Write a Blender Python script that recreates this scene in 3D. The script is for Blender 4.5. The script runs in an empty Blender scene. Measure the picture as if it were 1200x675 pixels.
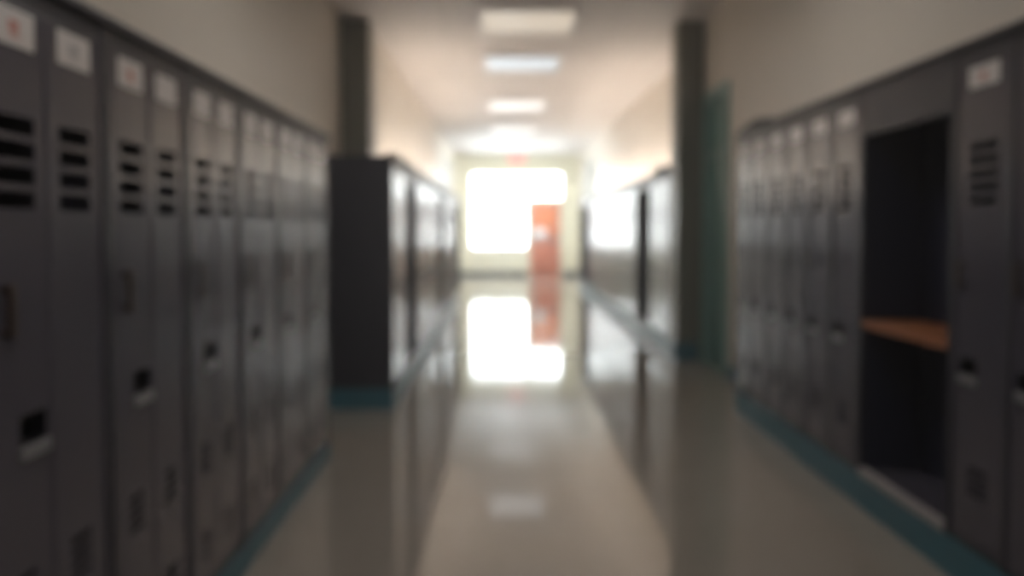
import bpy, bmesh, math, random
from mathutils import Vector, Matrix
random.seed(7)
S = bpy.context.scene
C = S.collection

# ------------------------------------------------------------ materials
def lin(h):
    r = []
    for i in (0, 2, 4):
        v = int(h[i:i+2], 16) / 255.0
        r.append(v / 12.92 if v <= .04045 else ((v + .055) / 1.055) ** 2.4)
    return (r[0], r[1], r[2], 1)

def mat(name, col, rough=.5, metal=0, spec=.5, var=.06, scale=6, bump=0, coat=0, bscale=60):
    m = bpy.data.materials.new(name); m.use_nodes = True
    nt = m.node_tree; n = nt.nodes; l = nt.links
    b = n['Principled BSDF']
    b.inputs['Metallic'].default_value = metal
    b.inputs['Specular IOR Level'].default_value = spec
    b.inputs['Coat Weight'].default_value = coat
    b.inputs['Coat Roughness'].default_value = .05
    tc = n.new('ShaderNodeTexCoord')
    no = n.new('ShaderNodeTexNoise'); no.inputs['Scale'].default_value = scale
    no.inputs['Detail'].default_value = 4
    l.new(tc.outputs['Object'], no.inputs['Vector'])
    mx = n.new('ShaderNodeMix'); mx.data_type = 'RGBA'
    mx.inputs[6].default_value = tuple(c * (1 - var) for c in col[:3]) + (1,)
    mx.inputs[7].default_value = tuple(min(1, c * (1 + var)) for c in col[:3]) + (1,)
    l.new(no.outputs['Fac'], mx.inputs[0]); l.new(mx.outputs[2], b.inputs['Base Color'])
    mr = n.new('ShaderNodeMapRange')
    mr.inputs['To Min'].default_value = max(0, rough * .85); mr.inputs['To Max'].default_value = min(1, rough * 1.15)
    l.new(no.outputs['Fac'], mr.inputs['Value']); l.new(mr.outputs['Result'], b.inputs['Roughness'])
    if bump:
        n2 = n.new('ShaderNodeTexNoise'); n2.inputs['Scale'].default_value = bscale
        l.new(tc.outputs['Object'], n2.inputs['Vector'])
        bp = n.new('ShaderNodeBump'); bp.inputs['Strength'].default_value = bump
        bp.inputs['Distance'].default_value = .01
        l.new(n2.outputs['Fac'], bp.inputs['Height']); l.new(bp.outputs['Normal'], b.inputs['Normal'])
    return m

def tile_mat(name, col, grout, size, rough, mortar=.01, var=.05, spec=.5, coat=0):
    m = mat(name, col, rough, spec=spec, var=var, scale=3, coat=coat)
    m.node_tree.nodes['Principled BSDF'].inputs['IOR'].default_value = 1.74
    nt = m.node_tree; n = nt.nodes; l = nt.links
    b = n['Principled BSDF']
    src = b.inputs['Base Color'].links[0].from_socket
    tc = [x for x in n if x.type == 'TEX_COORD'][0]
    br = n.new('ShaderNodeTexBrick'); br.offset = 0; br.squash = 1
    br.inputs['Scale'].default_value = 1
    br.inputs['Brick Width'].default_value = size; br.inputs['Row Height'].default_value = size
    br.inputs['Mortar Size'].default_value = mortar * size
    br.inputs['Mortar'].default_value = grout
    br.inputs['Mortar Smooth'].default_value = .3
    l.new(tc.outputs['Object'], br.inputs['Vector'])
    l.new(src, br.inputs['Color1'])
    m2 = n.new('ShaderNodeMix'); m2.data_type = 'RGBA'; m2.blend_type = 'MULTIPLY'; m2.inputs[0].default_value = 1
    l.new(src, m2.inputs[6]); m2.inputs[7].default_value = (.95, .95, .95, 1)
    l.new(m2.outputs[2], br.inputs['Color2'])
    l.new(br.outputs['Color'], b.inputs['Base Color'])
    return m

def emit(name, col, strength):
    m = bpy.data.materials.new(name); m.use_nodes = True
    b = m.node_tree.nodes['Principled BSDF']
    b.inputs['Base Color'].default_value = (.25, .25, .25, 1)
    b.inputs['Emission Color'].default_value = col
    b.inputs['Emission Strength'].default_value = strength
    b.inputs['Roughness'].default_value = .5
    n = m.node_tree.nodes; l = m.node_tree.links
    w = n.new('ShaderNodeTexNoise'); w.inputs['Scale'].default_value = 2
    mr = n.new('ShaderNodeMapRange'); mr.inputs['To Min'].default_value = strength * .94; mr.inputs['To Max'].default_value = strength * 1.06
    l.new(w.outputs['Fac'], mr.inputs['Value']); l.new(mr.outputs['Result'], b.inputs['Emission Strength'])
    return m

def glass_mat():
    m = bpy.data.materials.new('clear window glass'); m.use_nodes = True
    n = m.node_tree.nodes; l = m.node_tree.links; n.clear()
    o = n.new('ShaderNodeOutputMaterial'); t = n.new('ShaderNodeBsdfTransparent'); g = n.new('ShaderNodeBsdfGlossy')
    g.inputs['Roughness'].default_value = .02; t.inputs['Color'].default_value = (.97, .985, .98, 1)
    f = n.new('ShaderNodeFresnel'); f.inputs['IOR'].default_value = 1.45
    x = n.new('ShaderNodeMixShader')
    l.new(f.outputs[0], x.inputs[0]); l.new(t.outputs[0], x.inputs[1]); l.new(g.outputs[0], x.inputs[2]); l.new(x.outputs[0], o.inputs[0])
    return m

M = dict(
    wall=mat('warm beige wall paint', (.73, .67, .59, 1), .42, bump=.03, bscale=90, var=.03),
    endwall=mat('cream wall paint', (.78, .74, .57, 1), .5, bump=.1, var=.03),
    olive=mat('dark olive pillar paint', (.16, .16, .125, 1), .4, bump=.1, var=.04),
    locker=mat('charcoal locker paint', (.074, .069, .092, 1), .25, spec=.75, var=.03, scale=2, coat=.0),
    frame=mat('locker frame paint', (.023, .022, .034, 1), .42, spec=.35, var=.06),
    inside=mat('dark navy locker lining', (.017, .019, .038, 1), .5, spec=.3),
    teal=mat('teal vinyl base', (.038, .145, .195, 1), .42, spec=.45, var=.06),
    tealdoor=mat('teal door paint', (.13, .29, .27, 1), .35, var=.05),
    tealtrim=mat('pale teal frame paint', (.20, .36, .34, 1), .35, var=.05),
    card=mat('white name card', (.72, .68, .67, 1), .45, var=.04, scale=20),
    red=mat('faded red print', (.55, .22, .18, 1), .5),
    grey=mat('faded grey print', (.42, .40, .41, 1), .5),
    black=mat('black plastic', (.006, .006, .009, 1), .6, spec=.08),
    steel=mat('brushed steel', (.30, .30, .32, 1), .4, metal=.6, scale=30),
    brown=mat('brown enamel handle', (.035, .022, .019, 1), .5, spec=.3),
    wood=mat('orange varnished wood', (.36, .13, .05, 1), .35, var=.18, scale=9),
    doorwood=mat('reddish orange door veneer', (.52, .115, .035, 1), .4, var=.1, scale=4),
    doorpanel=mat('lighter orange door panel', (.66, .18, .05, 1), .4, var=.1, scale=4),
    white=mat('white painted metal', (.78, .77, .74, 1), .4, var=.02),
    sill=mat('scuffed pale sill', (.40, .37, .37, 1), .4),
    darkbase=mat('dark rubber baseboard', (.05, .065, .065, 1), .4),
    cloth=mat('black nylon', (.008, .008, .010, 1), .8, bump=.3),
    bluegrey=mat('blue grey plastic', (.16, .19, .21, 1), .5),
    snow=mat('pale concrete outside', (.75, .75, .74, 1), .8),
    floor=tile_mat('polished beige floor tile', (.35, .31, .272, 1), (.31, .275, .24, 1), .305, .07, .008, spec=.5, coat=0),
    ceil=tile_mat('grey white ceiling tile', (.70, .65, .62, 1), (.60, .56, .53, 1), .61, .62, .03),
    glass=glass_mat(),
    lamp_warm=emit('warm lamp diffuser', (1, .83, .64, 1), .40),
    lamp_cool=emit('cool lamp diffuser', (.84, .93, 1, 1), .50),
    lamp_pale=emit('pale lamp diffuser', (1, .95, .90, 1), .85),
    lamp_near=emit('bright warm lamp diffuser', (1, .95, .90, 1), 5.8),
    lamp_far=emit('bright pale lamp diffuser', (1, .95, .90, 1), .85),
    fill_glow=emit('added warm fill strip', (1, .84, .70, 1), 19.5),
    exitred=emit('lit red exit letters', (1, .10, .07, 1), 1.5),
    exitface=emit('lit pale exit face', (1, .30, .25, 1), .7),
)

# ------------------------------------------------------------ mesh helpers
def bx(bm, x0, x1, y0, y1, z0, z1, mi=0, bev=0):
    if x1 < x0: x0, x1 = x1, x0
    if y1 < y0: y0, y1 = y1, y0
    r = bmesh.ops.create_cube(bm, size=1)
    vs = r['verts']
    for v in vs:
        v.co = Vector(((x0 + x1) / 2 + v.co.x * (x1 - x0), (y0 + y1) / 2 + v.co.y * (y1 - y0), (z0 + z1) / 2 + v.co.z * (z1 - z0)))
    fs = set(f for v in vs for f in v.link_faces)
    for f in fs: f.material_index = mi
    if bev:
        es = list(set(e for v in vs for e in v.link_edges))
        bmesh.ops.bevel(bm, geom=es, offset=bev, segments=2, affect='EDGES', profile=.6, clamp_overlap=True, material=mi)

def prism(bm, pts, axis, a, b, mi=0):
    """extrude a 2D outline pts along axis from a to b; pts are the other two coordinates in xyz order"""
    def mk(p, t):
        if axis == 'x': return (t, p[0], p[1])
        if axis == 'y': return (p[0], t, p[1])
        return (p[0], p[1], t)
    v0 = [bm.verts.new(mk(p, a)) for p in pts]; v1 = [bm.verts.new(mk(p, b)) for p in pts]
    fs = [bm.faces.new(v0), bm.faces.new(v1[::-1])]
    for i in range(len(pts)):
        j = (i + 1) % len(pts)
        fs.append(bm.faces.new((v0[j], v0[i], v1[i], v1[j])))
    for f in fs: f.material_index = mi
    bmesh.ops.recalc_face_normals(bm, faces=fs)

def plate_holes(bm, y0, y1, z0, z1, xf, t, holes, mi=0):
    """slab facing +x with front at xf, thickness t, real through holes (y0,y1,z0,z1)"""
    ys = sorted(set([y0, y1] + [h[0] for h in holes] + [h[1] for h in holes]))
    zs = sorted(set([z0, z1] + [h[2] for h in holes] + [h[3] for h in holes]))
    V = {}
    def v(x, y, z):
        k = (round(x, 5), round(y, 5), round(z, 5))
        if k not in V: V[k] = bm.verts.new((x, y, z))
        return V[k]
    def hole(yc, zc): return any(h[0] < yc < h[1] and h[2] < zc < h[3] for h in holes)
    solid = {}
    for i in range(len(ys) - 1):
        for j in range(len(zs) - 1):
            solid[(i, j)] = not hole((ys[i] + ys[i+1]) / 2, (zs[j] + zs[j+1]) / 2)
    fs = []
    for (i, j), s in solid.items():
        if not s: continue
        a, b, c, d = ys[i], ys[i+1], zs[j], zs[j+1]
        fs.append(bm.faces.new((v(xf, a, c), v(xf, b, c), v(xf, b, d), v(xf, a, d))))
        fs.append(bm.faces.new((v(xf-t, a, d), v(xf-t, b, d), v(xf-t, b, c), v(xf-t, a, c))))
        if not solid.get((i-1, j)): fs.append(bm.faces.new((v(xf-t, a, c), v(xf, a, c), v(xf, a, d), v(xf-t, a, d))))
        if not solid.get((i+1, j)): fs.append(bm.faces.new((v(xf, b, c), v(xf-t, b, c), v(xf-t, b, d), v(xf, b, d))))
        if not solid.get((i, j-1)): fs.append(bm.faces.new((v(xf-t, a, c), v(xf-t, b, c), v(xf, b, c), v(xf, a, c))))
        if not solid.get((i, j+1)): fs.append(bm.faces.new((v(xf, a, d), v(xf, b, d), v(xf-t, b, d), v(xf-t, a, d))))
    for f in fs: f.material_index = mi

MESH = {}
def mesh(key, build, mats):
    if key in MESH: return MESH[key]
    bm = bmesh.new(); build(bm)
    me = bpy.data.meshes.new(str(key[0])); bm.to_mesh(me); bm.free()
    for m in mats: me.materials.append(M[m])
    MESH[key] = me
    return me
KC = [0]
def obj(name, build, mats, parent=None, loc=(0, 0, 0), key=None):
    if isinstance(mats, str): mats = [mats]
    if key is None: KC[0] += 1; key = (name, 'u', KC[0])
    o = bpy.data.objects.new(name, mesh(key, build, mats)); C.objects.link(o)
    o.location = loc
    if parent: o.parent = parent
    return o
def tag(o, label, cat, group=None):
    o['label'] = label; o['category'] = cat
    if group: o['group'] = group
    return o
def thing(name, label, cat, loc, rotz=0, group=None):
    o = bpy.data.objects.new(name, None); C.objects.link(o); o.empty_display_size = .1
    o.location = loc; o.rotation_euler = (0, 0, rotz)
    return tag(o, label, cat, group)
def struct(name, build, mats, parent=None, loc=(0, 0, 0)):
    o = obj(name, build, mats, parent, loc)
    if not parent: o['kind'] = 'structure'
    return o
def sempty(name, loc, rotz=0):
    o = bpy.data.objects.new(name, None); C.objects.link(o); o.location = loc; o.rotation_euler = (0, 0, rotz)
    o['kind'] = 'structure'; return o

# ------------------------------------------------------------ layout
CAMZ = 1.40
CEIL = 3.58
XL, XLF, XR, XRF = -1.68, -1.40, 2.13, 2.32      # near / far side walls
YP, YE, YB = 9.0, 25.3, -5.0                      # pillars, end wall, back wall

struct('floor', lambda b: bx(b, -3, 3.4, YB - .2, YE + .3, -.12, 0), 'floor')
struct('ceiling', lambda b: bx(b, -3, 3.4, YB - .2, YE + .3, CEIL, CEIL + .12), 'ceil')
struct('wall_left', lambda b: (bx(b, XL - .2, XL, YB, YP, 0, CEIL),), 'wall')
# made-up side windows, added to brighten the end of the corridor
SZ0, SZ1 = .95, 3.2
SL0, SL1, SR0, SR1 = 19.8, 24.9, 20.6, 24.9
def wlf(b, x0, x1, a, c):
    bx(b, x0, x1, YP + .38, a, 0, CEIL); bx(b, x0, x1, c, YE, 0, CEIL)
    bx(b, x0, x1, a, c, 0, SZ0); bx(b, x0, x1, a, c, SZ1, CEIL)
struct('wall_left_far', lambda b: wlf(b, XLF - .28, XLF, SL0, SL1), 'wall')
# right near wall with the opening of the teal door
DY0, DY1, DZ = 7.98, 8.92, 2.78
def wr(b):
    bx(b, XR, XR + .3, YB, DY0, 0, CEIL); bx(b, XR, XR + .3, DY0, DY1, DZ, CEIL); bx(b, XR, XR + .3, DY1, YP, 0, CEIL)
struct('wall_right', wr, 'wall')
struct('wall_right_far', lambda b: wlf(b, XRF, XRF + .28, SR0, SR1), 'wall')
struct('wall_back', lambda b: bx(b, XL - .2, XR + .3, YB - .2, YB, 0, CEIL), 'wall')
struct('wall_left_pillar', lambda b: bx(b, XLF - .5, -1.385, YP, YP + .38, 0, CEIL, 0, .012), 'olive')
struct('wall_right_pillar', lambda b: bx(b, 1.852, XRF + .3, YP, YP + .38, 0, CEIL, 0, .012), 'olive')

# end wall with an L shaped opening
WX0, WXM, WX1, WZ0, WZD, WZ1 = -.92, .76, 1.80, .80, 2.24, 3.05
def we(b):
    t = .18
    bx(b, XLF - .3, WX0, YE, YE + t, 0, CEIL); bx(b, WX1, XRF + .3, YE, YE + t, 0, CEIL)
    bx(b, WX0, WX1, YE, YE + t, WZ1, CEIL); bx(b, WX0, WXM, YE, YE + t, 0, WZ0)
struct('wall_end', we, 'endwall')

def window(name, x0, x1, z0, z1, nx, at=None, rot=0):
    r = sempty(name, at or ((x0 + x1) / 2, YE + .09, z0), rot)
    w = (x1 - x0) / 2; h = z1 - z0
    def fr(b):
        bx(b, -w, -w + .045, -.04, .04, 0, h, 0, .004); bx(b, w - .045, w, -.04, .04, 0, h, 0, .004)
        bx(b, -w + .045, w - .045, -.04, .04, 0, .05, 0, .004); bx(b, -w + .045, w - .045, -.04, .04, h - .05, h, 0, .004)
        for k in range(1, nx):
            x = -w + 2 * w * k / nx; bx(b, x - .015, x + .015, -.03, .03, .05, h - .05)
    obj('window_frame', fr, 'white', r)
    for k in range(nx):
        a = -w + 2 * w * k / nx; c = -w + 2 * w * (k + 1) / nx
        obj('window_pane', lambda b: bx(b, a + .02, c - .02, -.004, .004, .04, h - .04), 'glass', r)
    return r
w1 = window('window_1', WX0, WXM, WZ0, WZ1, 2)
obj('window_sill', lambda b: bx(b, -.86, .84, -.16, -.04, -.03, .012, 0, .006), 'white', w1)
window('window_2', WXM, WX1, WZD, WZ1, 1)
window('added_window_3', SL0, SL1, SZ0, SZ1, 4, (XLF - .14, (SL0 + SL1) / 2, SZ0), math.pi / 2)  # both side windows are added as extra daylight for the end walls
window('added_window_4', SR0, SR1, SZ0, SZ1, 3, (XRF + .14, (SR0 + SR1) / 2, SZ0), math.pi / 2)

# end door
dr = sempty('door_1', ((WXM + WX1) / 2, YE, 0))
hw = (WX1 - WXM) / 2
def dfr(b):
    bx(b, -hw, -hw + .07, -.03, .15, 0, WZD, 0, .005); bx(b, hw - .07, hw, -.03, .15, 0, WZD, 0, .005)
    bx(b, -hw + .07, hw - .07, -.03, .15, WZD - .07, WZD, 0, .005)
obj('door_frame', dfr, 'endwall', dr)
def dl(b):
    bx(b, -.465, .465, .02, .065, .0, 2.175)
obj('door_leaf', dl, 'doorwood', dr)
o = obj('door_panel', lambda b: bx(b, -.33, .33, .008, .022, 1.30, 2.04, 0, .008), 'doorpanel', dr); o['label'] = 'lighter orange upper panel'
obj('door_panel', lambda b: bx(b, -.33, .33, .008, .022, .16, .92, 0, .008), 'doorwood', dr)
def pb(b):
    bx(b, -.42, -.32, -.05, .02, 1.00, 1.12, 0, .01); bx(b, .32, .42, -.05, .02, 1.00, 1.12, 0, .01)
    bx(b, -.34, .34, -.075, -.04, 1.03, 1.09, 0, .01)
o = obj('push_bar', pb, 'steel', dr); o['label'] = 'steel push bar'
def nb(b):
    prism(b, [(-.24, 1.14), (.18, 1.14), (.25, 1.22), (.14, 1.38), (-.10, 1.42), (-.24, 1.40)], 'y', -.004, 0)
tag(obj('paper_notice', nb, 'card', None, (dr.location.x - .14, YE + .003, 0)), 'pale paper notice stuck on the orange door above its push bar', 'paper notice')

# teal door in the right wall
td = sempty('door_2', (XR, (DY0 + DY1) / 2, 0))
g = (DY1 - DY0) / 2
def tf(b):
    bx(b, -.035, .12, -g, -g + .06, 0, DZ, 0, .005); bx(b, -.035, .12, g - .06, g, 0, DZ, 0, .005)
    bx(b, -.035, .12, -g + .06, g - .06, DZ - .09, DZ, 0, .005); bx(b, -.02, .10, -g + .06, g - .06, 2.12, 2.17, 0, .004)
obj('door_frame', tf, 'tealtrim', td)
def tl(b):
    bx(b, .03, .075, -g + .055, g - .055, 0, 2.125)
obj('door_leaf', tl, 'tealdoor', td)
obj('transom_panel', lambda b: bx(b, .04, .07, -g + .055, g - .055, 2.165, DZ - .085), 'tealdoor', td)
def th(b):
    bx(b, .005, .03, -g + .11, -g + .16, .98, 1.12, 0, .006)
    bx(b, -.03, .006, -g + .125, -g + .145, 1.05, 1.07); bx(b, -.035, -.018, -g + .125, -g + .24, 1.045, 1.075, 0, .006)
o = obj('door_handle', th, 'steel', td); o['label'] = 'steel lever handle'

# baseboards
def bb(name, x0, x1, y0, y1, h, m='teal'):
    return struct(name, lambda b: bx(b, x0, x1, y0, y1, 0, h, 0, .004), m)
bb('baseboard_left', XL, XL + .012, 5.17, YP, .12)
bb('baseboard_right', XR - .012, XR, 6.63, DY0, .12)
bb('baseboard_left_far', XLF, XLF + .012, 17.38, YE, .12, 'darkbase')
bb('baseboard_right_far', XRF - .012, XRF, 20.4, YE, .12, 'darkbase')
bb('baseboard_end', XLF + .013, WXM, YE - .012, YE, .12, 'darkbase')
bb('baseboard_end_right', WX1, XRF - .013, YE - .012, YE, .14, 'darkbase')
bb('baseboard_right_pillar', 1.838, XR - .05, YP - .014, YP, .19)
struct('baseboard_right_pillar_side', lambda b: bx(b, 1.836, 1.85, YP - .014, YP + .38, 0, .19), 'teal')

# ------------------------------------------------------------ lockers
# local frame: front faces +x, runs along y (width), z from the plinth top upwards
def slot_rows(z0, z1, n, fill=.55):
    p = (z1 - z0) / n
    return [(z0 + p * k + p * (1 - fill) / 2, z0 + p * k + p * (1 + fill) / 2) for k in range(n)]

def make_locker(loc, W, D, H, leaves, cfg, label, group, flip):
    """cfg: dict with card z, slots, pull z, lower vents"""
    root = thing('locker', label, 'locker', loc, math.pi if flip else 0, group)
    t = .016; hd = cfg['header']; br = .03; st = cfg['stile']
    def body(b):
        bx(b, -D, -D + t, -W/2, W/2, 0, H, 0)                              # back
        bx(b, -D + t, 0, -W/2, -W/2 + st, 0, H, 0, .002); bx(b, -D + t, 0, W/2 - st, W/2, 0, H, 0, .002)
        bx(b, -D + t, 0, -W/2 + st, W/2 - st, 0, br, 0)
        bx(b, -D + t, 0, -W/2 + st, W/2 - st, H - t, H, 0)
        bx(b, -.02, .002, -W/2 + st, W/2 - st, H - hd, H - t, 0, .002)      # header rail
        if leaves == 2: bx(b, -.03, -.012, -.012, .012, br, H - hd)
        for y in (-W/2, W/2 - st):                                        # proud stile lips
            bx(b, 0, .006, y, y + st, 0, H, 0, .002)
        bx(b, -.05, .022, -W/2, W/2, H, H + .022, 0, .005)                 # cap
    obj('cabinet_body', body, 'frame', root, key=('body', W, D, H, leaves, hd))
    o0 = -W/2 + st + .002; lw = (W - 2 * st - .004 - (.004 if leaves == 2 else 0)) / leaves
    for k in range(leaves):
        a = o0 + k * (lw + .004); mid = lw / 2
        zb, zt = br + .003, H - hd - .003
        # in a flipped row +y local is towards the camera: mirror the layout
        sgn = -1 if flip else 1
        first = (k == 0) if not flip else (k == leaves - 1)
        haspull = first or leaves == 1
        c = mid + cfg.get('dy', 0) * sgn
        sw = cfg['slotw'] / 2
        sm = mid
        holes = [(sm - sw, sm + sw, z0, z1) for z0, z1 in cfg['slots']]
        for z0, z1 in cfg['low']: holes.append((sm - cfg['loww'] / 2, sm + cfg['loww'] / 2, z0, z1))
        pz = cfg['pull']; pw, ph = (.056 if cfg['id'] == 'L' else .060), .034; py = mid + cfg['pdy'] * sgn
        if haspull: holes.append((py - pw, py + pw, pz - ph, pz + ph))
        def door(b):
            plate_holes(b, 0, lw, zb, zt, 0.001, .004, holes)
            # pressed rim and louvre hoods
            for y in (0, lw - .008): bx(b, 0, .004, y, y + .008, zb, zt, 0, .0015)
            for z in (zb, zt - .008): bx(b, 0, .004, .008, lw - .008, z, z + .008, 0, .0015)
            for z0, z1 in []:
                prism(b, [(0, z1 + .006), (.009, z1 - .001), (.0075, z1 - .002), (0, z1 + .001)], 'y', sm - sw, sm + sw)
            for z0, z1 in cfg['low']:
                w = cfg['loww'] / 2
                prism(b, [(-.001, z1), (-.014, z0 + .002), (-.015, z0 + .003), (-.0025, z1)], 'y', sm - w, sm + w)
        d = obj('door', door, 'locker', root, (0, a, 0), key=('door', lw, H, haspull, flip, cfg['id']))
        if cfg['vents_dark']:
            pass
        if haspull:
            def cup(b):
                w, h = pw, ph
                bx(b, -.040, -.037, py - w, py + w, pz - h, pz + h)
                bx(b, -.038, 0, py - w, py - w + .003, pz - h, pz + h); bx(b, -.038, 0, py + w - .003, py + w, pz - h, pz + h)
                bx(b, -.038, 0, py - w, py + w, pz + h - .003, pz + h); bx(b, -.038, 0, py - w, py + w, pz - h, pz - h + .003)
            obj('latch_cup', cup, 'black', d, key=('cup', lw, flip, cfg['id']))
            def lip(b):
                w = pw + .004
                prism(b, [(.001, pz - ph), (.006, pz - ph + .002), (.009, pz - ph - .008), (.009, pz - ph - .030), (.001, pz - ph - .034)], 'y', py - w, py + w)
            l = obj('latch_pull', lip, 'steel', d, key=('lip', lw, flip, cfg['id'])); l['label'] = 'steel latch pull'
            if cfg['handle']:
                hy = mid + cfg['hdy'] * sgn; hz = cfg['handle']
                def hnd(b):
                    bx(b, 0, .016, hy - .013, hy + .013, hz - .055, hz - .038, 0, .003); bx(b, 0, .016, hy - .013, hy + .013, hz + .038, hz + .055, 0, .003)
                    bx(b, .013, .024, hy - .014, hy + .014, hz - .058, hz + .058, 0, .004)
                l = obj('bar_handle', hnd, 'brown', d, key=('hnd', lw, flip, cfg['id'])); l['label'] = 'dark brown bar handle'
        if cfg['card']:
            cz = cfg['card']; cw = cfg['cardw'] / 2; mk = cfg['mark'](loc, k)
            def card(b):
                bx(b, .001, .0035, c - cw, c + cw, cz - .040, cz + .040, 0)
                if mk:
                    bx(b, .0035, .004, c - .022, c + .016, cz - .012, cz + .014, mk)
                    bx(b, .0035, .004, c - .018, c + .022, cz - .022, cz - .016, mk)
            l = obj('name_card', card, ['card', 'red', 'grey'], d, key=('card', lw, flip, cfg['id'], mk)); l['label'] = 'white name card'
    return root

def make_cubby(loc, W, D, H, label, group, flip, shelf=None, top=.25, sill=.03, name='open_cubby'):
    root = thing(name, label, 'open locker', loc, math.pi if flip else 0, group)
    st = .03
    def shell(b):
        bx(b, -.02, .006, -W/2, -W/2 + st, 0, H, 0, .003); bx(b, -.02, .006, W/2 - st, W/2, 0, H, 0, .003)
        bx(b, -.02, .004, -W/2 + st, W/2 - st, H - top, H, 0, .003)
        bx(b, -.05, .022, -W/2, W/2, H, H + .022, 0, .005)
        bx(b, -D, -.02, -W/2, -W/2 + .014, 0, H); bx(b, -D, -.02, W/2 - .014, W/2, 0, H)
        bx(b, -D, -.02, -W/2 + .014, W/2 - .014, H - .014, H)
    obj('cabinet_frame', shell, 'frame', root)
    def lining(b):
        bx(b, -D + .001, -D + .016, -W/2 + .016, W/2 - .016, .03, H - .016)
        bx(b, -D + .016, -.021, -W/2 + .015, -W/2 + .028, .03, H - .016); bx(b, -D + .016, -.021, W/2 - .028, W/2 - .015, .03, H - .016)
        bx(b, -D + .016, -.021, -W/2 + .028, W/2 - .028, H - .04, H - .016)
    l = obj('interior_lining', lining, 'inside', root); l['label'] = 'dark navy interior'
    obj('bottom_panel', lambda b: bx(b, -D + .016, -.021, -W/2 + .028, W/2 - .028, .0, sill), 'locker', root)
    l = obj('sill', lambda b: bx(b, -.021, .010, -W/2 + st, W/2 - st, 0, sill + .008, 0, .003), 'sill', root); l['label'] = 'scuffed pale sill'
    if shelf:
        def sh(b):
            bx(b, -D + .02, .0, -W/2 + .03, W/2 - .03, shelf - .018, shelf + .018, 0, .003)
        l = obj('shelf', sh, 'wood', root); l['label'] = 'orange varnished wood shelf'
    return root

def nomark(loc, k): return 0
def lmark(loc, k):
    i = int(round((loc[1] - 1.99) / .576))
    return {(0, 0): 1, (0, 1): 2, (1, 0): 1}.get((i, k), 0)
# --- near left row
PLN, HLN = .11, 1.825        # plinth height, cabinet height
CL = dict(id='L', stile=.030, header=.052, card=1.832 - PLN, cardw=.155, slots=[(a - PLN, c - PLN) for a, c in slot_rows(1.435, 1.650, 4, .72)], slotw=.15,
          low=[(a - PLN, c - PLN) for a, c in slot_rows(.525, .645, 4, .6)] + [(a - PLN, c - PLN) for a, c in slot_rows(.215, .335, 4, .6)], loww=.10,
          pull=.955 - PLN, pdy=.050, handle=1.225 - PLN, hdy=-.055, vents_dark=True, mark=lmark)
ordl = ['nearest to the camera, at the left edge', 'second', 'third', 'fourth', 'fifth', 'sixth and last']
for k in range(-1, 6):
    y = 1.99 + .576 * k
    if k < 0: lab = 'dark grey two-door locker past the left edge, before the first in view'
    else:
        lab = ['dark grey two-door locker nearest the camera in left row, red print on its card',
               'second dark grey two-door locker from the camera in the left row',
               'third dark grey two-door locker from the camera in the left row',
               'fourth two-door locker from the camera in the left row, catching warm light',
               'fifth two-door locker from the camera in the left row, beside the shiny last one',
               'last two-door locker of the near left row, just before the dark locker end'][k]
    make_locker((-1.05, y, PLN), .575, .60, HLN, 2, CL, lab, 'two-door lockers in the near left row', False) if k >= 0 else make_locker((-1.05, y, PLN), .575, .60, HLN, 2, CL, lab, 'two-door lockers in the near left row', False)
struct('trim_1', lambda b: bx(b, -1.64, -1.047, 1.99 - .576 * 1.5, 5.158, 0, PLN - .001, 0, .003), 'teal')

# --- near right row
PR, HR = .165, 1.93
CR = dict(id='R', stile=.014, header=.064, card=1.972 - PR, cardw=.20, slots=[(a - PR, c - PR) for a, c in slot_rows(1.48, 1.735, 5, .6)], slotw=.195,
          low=[(a - PR, c - PR) for a, c in slot_rows(.37, .49, 4, .6)], loww=.13,
          pull=.865 - PR, pdy=.075, handle=1.225 - PR, hdy=.13, vents_dark=True, mark=lambda loc, k: 1 if abs(loc[1] - 3.18) < .1 else 0)
YR = [2.805, 3.180]
make_locker((1.80, YR[0], PR), .374, .31, HR, 1, CR, 'dark grey locker cut by the right edge of the photo', 'single-door lockers in the near right row', True)
make_locker((1.80, YR[1], PR), .374, .31, HR, 1, CR, 'dark grey locker just before the open cubby, pinkish print on its white card', 'single-door lockers in the near right row', True)
make_locker((1.80, YR[0] - .375, PR), .374, .31, HR, 1, CR, 'dark grey locker past the right edge, before the first in view', 'single-door lockers in the near right row', True)
make_cubby((1.80, 3.815, PR), .885, .31, HR, 'open dark cubby with an orange wood shelf in the near right row', 'open cubbies', True, shelf=.925 - PR, top=.235)
rn = ['first', 'second', 'third', 'fourth', 'fifth', 'sixth and last']
rl = ['dark grey locker touching the far side of the cubby with wood shelf',
      'second dark grey locker beyond the cubby with wood shelf',
      'third dark grey locker beyond the cubby with wood shelf',
      'fourth locker beyond the cubby with wood shelf, in the near right row',
      'fifth locker beyond the cubby with wood shelf, second to last of the near right row',
      'last locker of the near right row, nearest the teal door']
for k in range(6):
    make_locker((1.80, 4.452 + .3755 * k, PR), .374, .31, HR, 1, CR, rl[k], 'single-door lockers in the near right row', True)
struct('trim_2', lambda b: bx(b, 1.797, 2.115, 2.24, 6.52, 0, PR - .001, 0, .003), 'teal')

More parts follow.
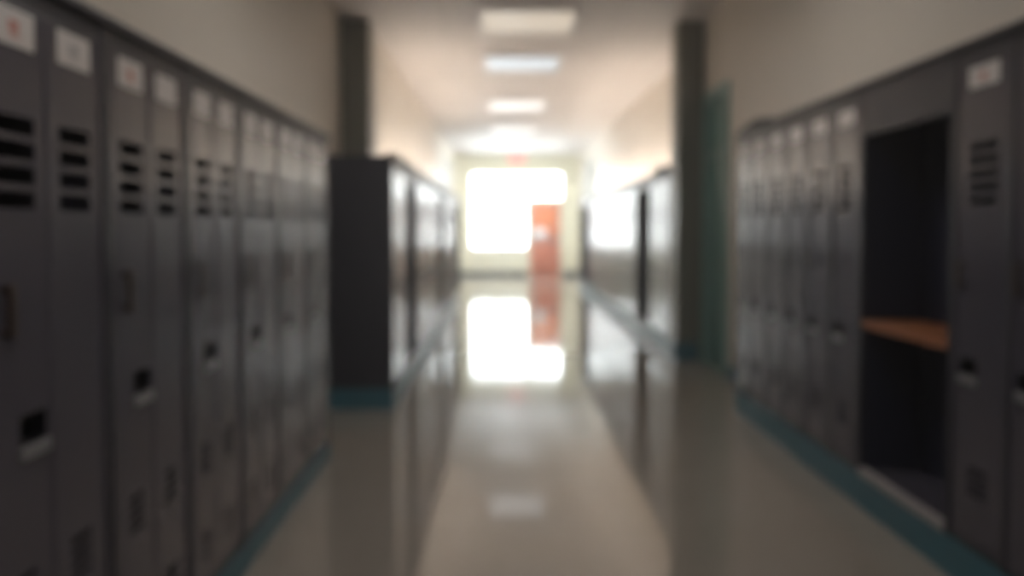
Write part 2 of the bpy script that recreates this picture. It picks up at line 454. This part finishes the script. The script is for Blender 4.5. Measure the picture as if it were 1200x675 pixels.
# --- far left row
PF, HF = .16, 1.80
CF = dict(id='F', stile=.014, header=.085, card=None, cardw=.1, slots=[(a - PF, c - PF) for a, c in slot_rows(1.45, 1.66, 4, .5)], slotw=.13,
          low=[(a - PF, c - PF) for a, c in slot_rows(.37, .47, 3, .4)], loww=.11,
          pull=.93 - PF, pdy=.05, handle=None, hdy=0, vents_dark=True, mark=nomark)
XFL = -.84; DF = .54
y = 6.56; idx = 0; n = 0
def put_l(kind, w, lab):
    global y
    if kind == 'L': make_locker((XFL, y + w/2, PF), w - .001, DF, HF, 1, CF, lab, 'single-door lockers in the far left row', False)
    else: make_cubby((XFL, y + w/2, PF), w - .001, DF, HF, lab, 'open cubbies', False, shelf=None, top=.15)
    y += w
put_l('L', .47, 'first locker of far left row, its tall blank dark end facing the camera')
put_l('L', .47, 'second locker of the far left row, touching its nearest dark cubby')
put_l('C', .90, 'nearest dark open cubby in the far left row')
num = ['first', 'second', 'third', 'fourth', 'fifth', 'sixth', 'seventh', 'eighth', 'ninth', 'tenth', 'eleventh', 'twelfth', 'thirteenth', 'fourteenth', 'fifteenth', 'sixteenth']
for k in range(8): put_l('L', .372, num[k].capitalize() + ' grey locker beyond the nearest cubby in the far left row')
put_l('C', 1.1, 'middle dark open cubby in the far left row')
for k in range(6): put_l('L', .372, num[k].capitalize() + ' grey locker beyond the middle cubby in the far left row')
put_l('C', 1.15, 'dark open cubby second from the window end of the far left row')
put_l('C', 1.15, 'last dark open cubby of far left row, nearest the bright window')
YLE = y
struct('trim_3', lambda b: bx(b, XLF + .02, XFL + .003, 6.557, YLE + .003, 0, PF - .001, 0, .003), 'teal')

# --- far right row
PG, HG = .165, 1.87
CG = dict(CF); CG.update(id='G')
y = 9.385
def put_r(kind, w, lab):
    global y
    if kind == 'L': make_locker((1.85, y + w/2, PG), w - .001, .45, HG, 1, CG, lab, 'single-door lockers in the far right row', True)
    else: make_cubby((1.85, y + w/2, PG), w - .001, .45, HG, lab, 'open cubbies', True, shelf=None, top=.15)
    y += w
put_r('L', .412, 'first grey locker beyond the right pillar in far right row')
put_r('L', .412, 'second grey locker beyond the right pillar in far right row')
put_r('L', .412, 'third grey locker beyond the right pillar, touching the nearer dark cubby')
put_r('C', 1.15, 'dark open cubby nearest the right pillar in far right row')
for k in range(16): put_r('L', .387, num[k].capitalize() + ' grey locker beyond the dark cubby in the far right row')
put_r('C', 1.1, 'dark open cubby second from the window end of the far right row')
put_r('C', 1.1, 'last open cubby of far right row, nearest the orange door')
YRE = y
struct('trim_4', lambda b: bx(b, 1.847, XRF - .015, 9.385, YRE + .003, 0, PG - .001, 0, .003), 'teal')

# --- things on top of the rows
def bag(b):
    bmesh.ops.create_icosphere(b, subdivisions=4, radius=1)
    for v in b.verts:
        x, yy, z = v.co
        zz = (z if z > 0 else z * .25)
        n_ = .12 * math.sin(5 * x + 2 * yy) + .10 * math.sin(7 * yy + 3 * z)
        v.co = Vector((x * (.10 + .02 * n_), yy * (.20 + .05 * n_), max(-.0, zz + .0) * (.078 + .06 * n_)))
bg = thing('black_bag', 'small slumped black bag lying on top of the near right lockers', 'bag', (1.885, 6.19, PR + HR + .022))
def flap(b):
    prof = [(.04, .056), (-.02, .060), (-.070, .045), (-.095, .028), (-.106, .012), (-.108, .004)]
    th = .008
    lo = [(p[0] + (.0 if i < 3 else th), p[1] - (th if i < 3 else 0)) for i, p in enumerate(prof)]
    n_ = 8
    rows = []
    for k in range(n_ + 1):
        yy = -.19 + .38 * k / n_; dz = .002 * math.sin(k * 1.7)
        rows.append([b.verts.new((p[0], yy, p[1] + (dz if p[1] < 0 else dz * .3))) for p in prof + lo[::-1]])
    m_ = len(rows[0])
    for a_, c_ in zip(rows, rows[1:]):
        for i in range(m_): b.faces.new((a_[i], a_[(i+1) % m_], c_[(i+1) % m_], c_[i]))
    b.faces.new(rows[0][::-1]); b.faces.new(rows[-1])
    bmesh.ops.recalc_face_normals(b, faces=b.faces)
obj('bag_body', bag, 'cloth', bg); obj('flap', flap, 'cloth', bg)
def boxy(b):
    bx(b, -.12, .12, -.22, .22, 0, .055, 0, .006); bx(b, -.125, .125, -.225, .225, .055, .075, 0, .004)
tag(obj('storage_box', boxy, 'bluegrey', None, (1.97, 10.15, PG + HG + .022)), 'flat blue grey box on top of the far right lockers near the pillar', 'box')

# ------------------------------------------------------------ ceiling lamps, exit sign
def lamp(yc, m, lab, w=.99, d=1.04, xc=.27):
    r = thing('ceiling_light', lab, 'ceiling light', (xc, yc, CEIL - .03), 0, 'square ceiling lights')
    a, c = w / 2, d / 2
    def fr(b):
        bx(b, -a, a, -c, -c + .03, 0, .03, 0, .004); bx(b, -a, a, c - .03, c, 0, .03, 0, .004)
        bx(b, -a, -a + .03, -c + .03, c - .03, 0, .03, 0, .004); bx(b, a - .03, a, -c + .03, c - .03, 0, .03, 0, .004)
    obj('lamp_frame', fr, 'white', r, key=('lfr', w, d))
    obj('diffuser', lambda b: bx(b, -a + .03, a - .03, -c + .03, c - .03, .008, .026), m, r, key=('dif', w, d, m))
lamp(9.03, 'lamp_warm', 'nearest ceiling light in view, dim and warm coloured')
lamp(11.3, 'lamp_cool', 'second ceiling light in view, cool white')
lamp(15.1, 'lamp_pale', 'third ceiling light in view, pale against the bright ceiling')
lamp(18.9, 'lamp_far', 'fourth ceiling light in view, washed out in the white glow')
lamp(22.6, 'lamp_far', 'ceiling light furthest down the corridor, just before the exit sign')
for yy in (4.9, .6, -3.2): lamp(yy, 'lamp_near', 'lit ceiling light above the near lockers, higher than the frame shows')

def strip(x, y, z, lab):  # invented fill strips, hidden from the camera, brighten mid corridor walls and ceiling
    r = thing('fill_strip', lab, 'added fill light', (x, y, z), 0, 'added fill lights lying on top of the far locker rows')
    obj('lamp_base', lambda b: bx(b, -.06, .06, -1.15, 1.15, 0, .018, 0, .003), 'white', r, key=('stb',))
    obj('lamp_tube', lambda b: bx(b, -.045, .045, -1.12, 1.12, .018, .040, 0, .008), 'fill_glow', r, key=('stt',))
for k in range(3):
    strip(-1.02, 11.0 + 2.5 * k, PF + HF + .022, 'added warm fill light on top of the far left lockers, %s from the pillar' % num[k])
for k in range(4):
    strip(1.99, 11.75 + 2.4 * k, PG + HG + .022, 'added warm fill light on top of the far right lockers, %s from the pillar' % num[k])
ex = thing('exit_sign', 'small lit red EXIT sign hanging above the far window', 'exit sign', (.44, 24.4, 3.26))
obj('sign_box', lambda b: bx(b, -.235, .235, -.03, .03, 0, .22, 0, .006), 'exitface', ex)
def stems(b):
    for x in (-.12, .12): bx(b, x - .008, x + .008, -.008, .008, .22, CEIL - 3.26)
obj('hanger', stems, 'white', ex)
def letters(b):
    h0, h1, s = .035, .185, .026
    y0, y1 = -.036, -.030
    def R(x0, x1, z0, z1): bx(b, x0, x1, y0, y1, z0, z1)
    x = -.20; R(x, x + s, h0, h1)
    for z in (h0, (h0 + h1 - s) / 2, h1 - s): R(x + s, x + .085, z, z + s)
    for sg in (1, -1):
        p = [(-.095, h0), (-.065, h0), (.0, h1), (-.030, h1)]
        if sg < 0: p = [(-.095 + .0 - (q[0] - 0.0), q[1]) for q in p][::-1]
        prism(b, p, 'y', y0, y1)
    R(.035, .035 + s, h0, h1)
    R(.085, .195, h1 - s, h1); R(.127, .127 + s, h0, h1 - s)
obj('sign_lettering', letters, 'exitred', ex)

# ------------------------------------------------------------ haze added to lift the dim far end of the corridor
hm = bpy.data.materials.new('added faint haze'); hm.use_nodes = True
hn = hm.node_tree.nodes; hn.clear()
ho = hn.new('ShaderNodeOutputMaterial'); hv = hn.new('ShaderNodeVolumeScatter')
hv.inputs['Color'].default_value = (1, .93, .88, 1); hv.inputs['Density'].default_value = .017; hv.inputs['Anisotropy'].default_value = .72
hm.node_tree.links.new(hv.outputs[0], ho.inputs['Volume'])
M['haze'] = hm
hz = obj('haze', lambda b: bx(b, XLF - .05 - .3, XRF + .1, YB - .1, YE + .12, -.06, CEIL + .06), 'haze')
tag(hz, 'faint haze added through the whole corridor to brighten its far end', 'haze'); hz['kind'] = 'stuff'

# ------------------------------------------------------------ outside
struct('ground_outside', lambda b: (bx(b, -40, 40, YE + .3, 70, -.3, -.14), bx(b, -40, XLF - 1.7, 12, YE + .3, -.3, -.14), bx(b, XRF + 1.2, 40, 12, YE + .3, -.3, -.14)), 'snow')

W = bpy.data.worlds.new('World'); S.world = W; W.use_nodes = True
n = W.node_tree.nodes; l = W.node_tree.links
bgd = n['Background']
tc = n.new('ShaderNodeTexCoord'); sp = n.new('ShaderNodeSeparateXYZ'); l.new(tc.outputs['Generated'], sp.inputs[0])
rp = n.new('ShaderNodeValToRGB'); rp.color_ramp.elements[0].color = (.98, .97, .95, 1); rp.color_ramp.elements[1].color = (.86, .93, 1, 1)
l.new(sp.outputs['Z'], rp.inputs[0]); l.new(rp.outputs[0], bgd.inputs[0]); bgd.inputs[1].default_value = 10.5
def portal(x0, x1, z0, z1):
    L = bpy.data.lights.new('window_portal', 'AREA'); L.shape = 'RECTANGLE'; L.size = x1 - x0; L.size_y = z1 - z0
    L.cycles.is_portal = True
    o = bpy.data.objects.new('window_portal', L); C.objects.link(o)
    o.location = ((x0 + x1) / 2, YE + .22, (z0 + z1) / 2); o.rotation_euler = (math.radians(-90), 0, 0)
portal(WX0, WXM, WZ0, WZ1); portal(WXM, WX1, WZD, WZ1)
def side_portal(x, a, c, rz):
    L = bpy.data.lights.new('window_portal', 'AREA'); L.shape = 'RECTANGLE'; L.size = c - a; L.size_y = SZ1 - SZ0
    L.cycles.is_portal = True
    o = bpy.data.objects.new('window_portal', L); C.objects.link(o)
    o.location = (x, (a + c) / 2, (SZ0 + SZ1) / 2); o.rotation_euler = (math.radians(-90), 0, rz)
side_portal(XLF - .3, SL0, SL1, math.pi / 2); side_portal(XRF + .3, SR0, SR1, -math.pi / 2)

# ------------------------------------------------------------ camera
cam = bpy.data.cameras.new('Camera'); co = bpy.data.objects.new('Camera', cam); C.objects.link(co)
S.camera = co
cam.sensor_width = 36; cam.lens = 30.0; cam.clip_start = .02
co.location = (0, 0, CAMZ)
co.rotation_euler = (math.radians(88.0), 0, -math.atan(12 / 1000))
cam.shift_y = -35 / 1200
cam.dof.use_dof = True; cam.dof.focus_distance = .40
cam.dof.aperture_fstop = 30.0 / 7.0

S.view_settings.view_transform = 'Standard'; S.view_settings.look = 'None'
S.view_settings.gamma = 1; S.view_settings.use_curve_mapping = False
S.view_settings.exposure = 0.5
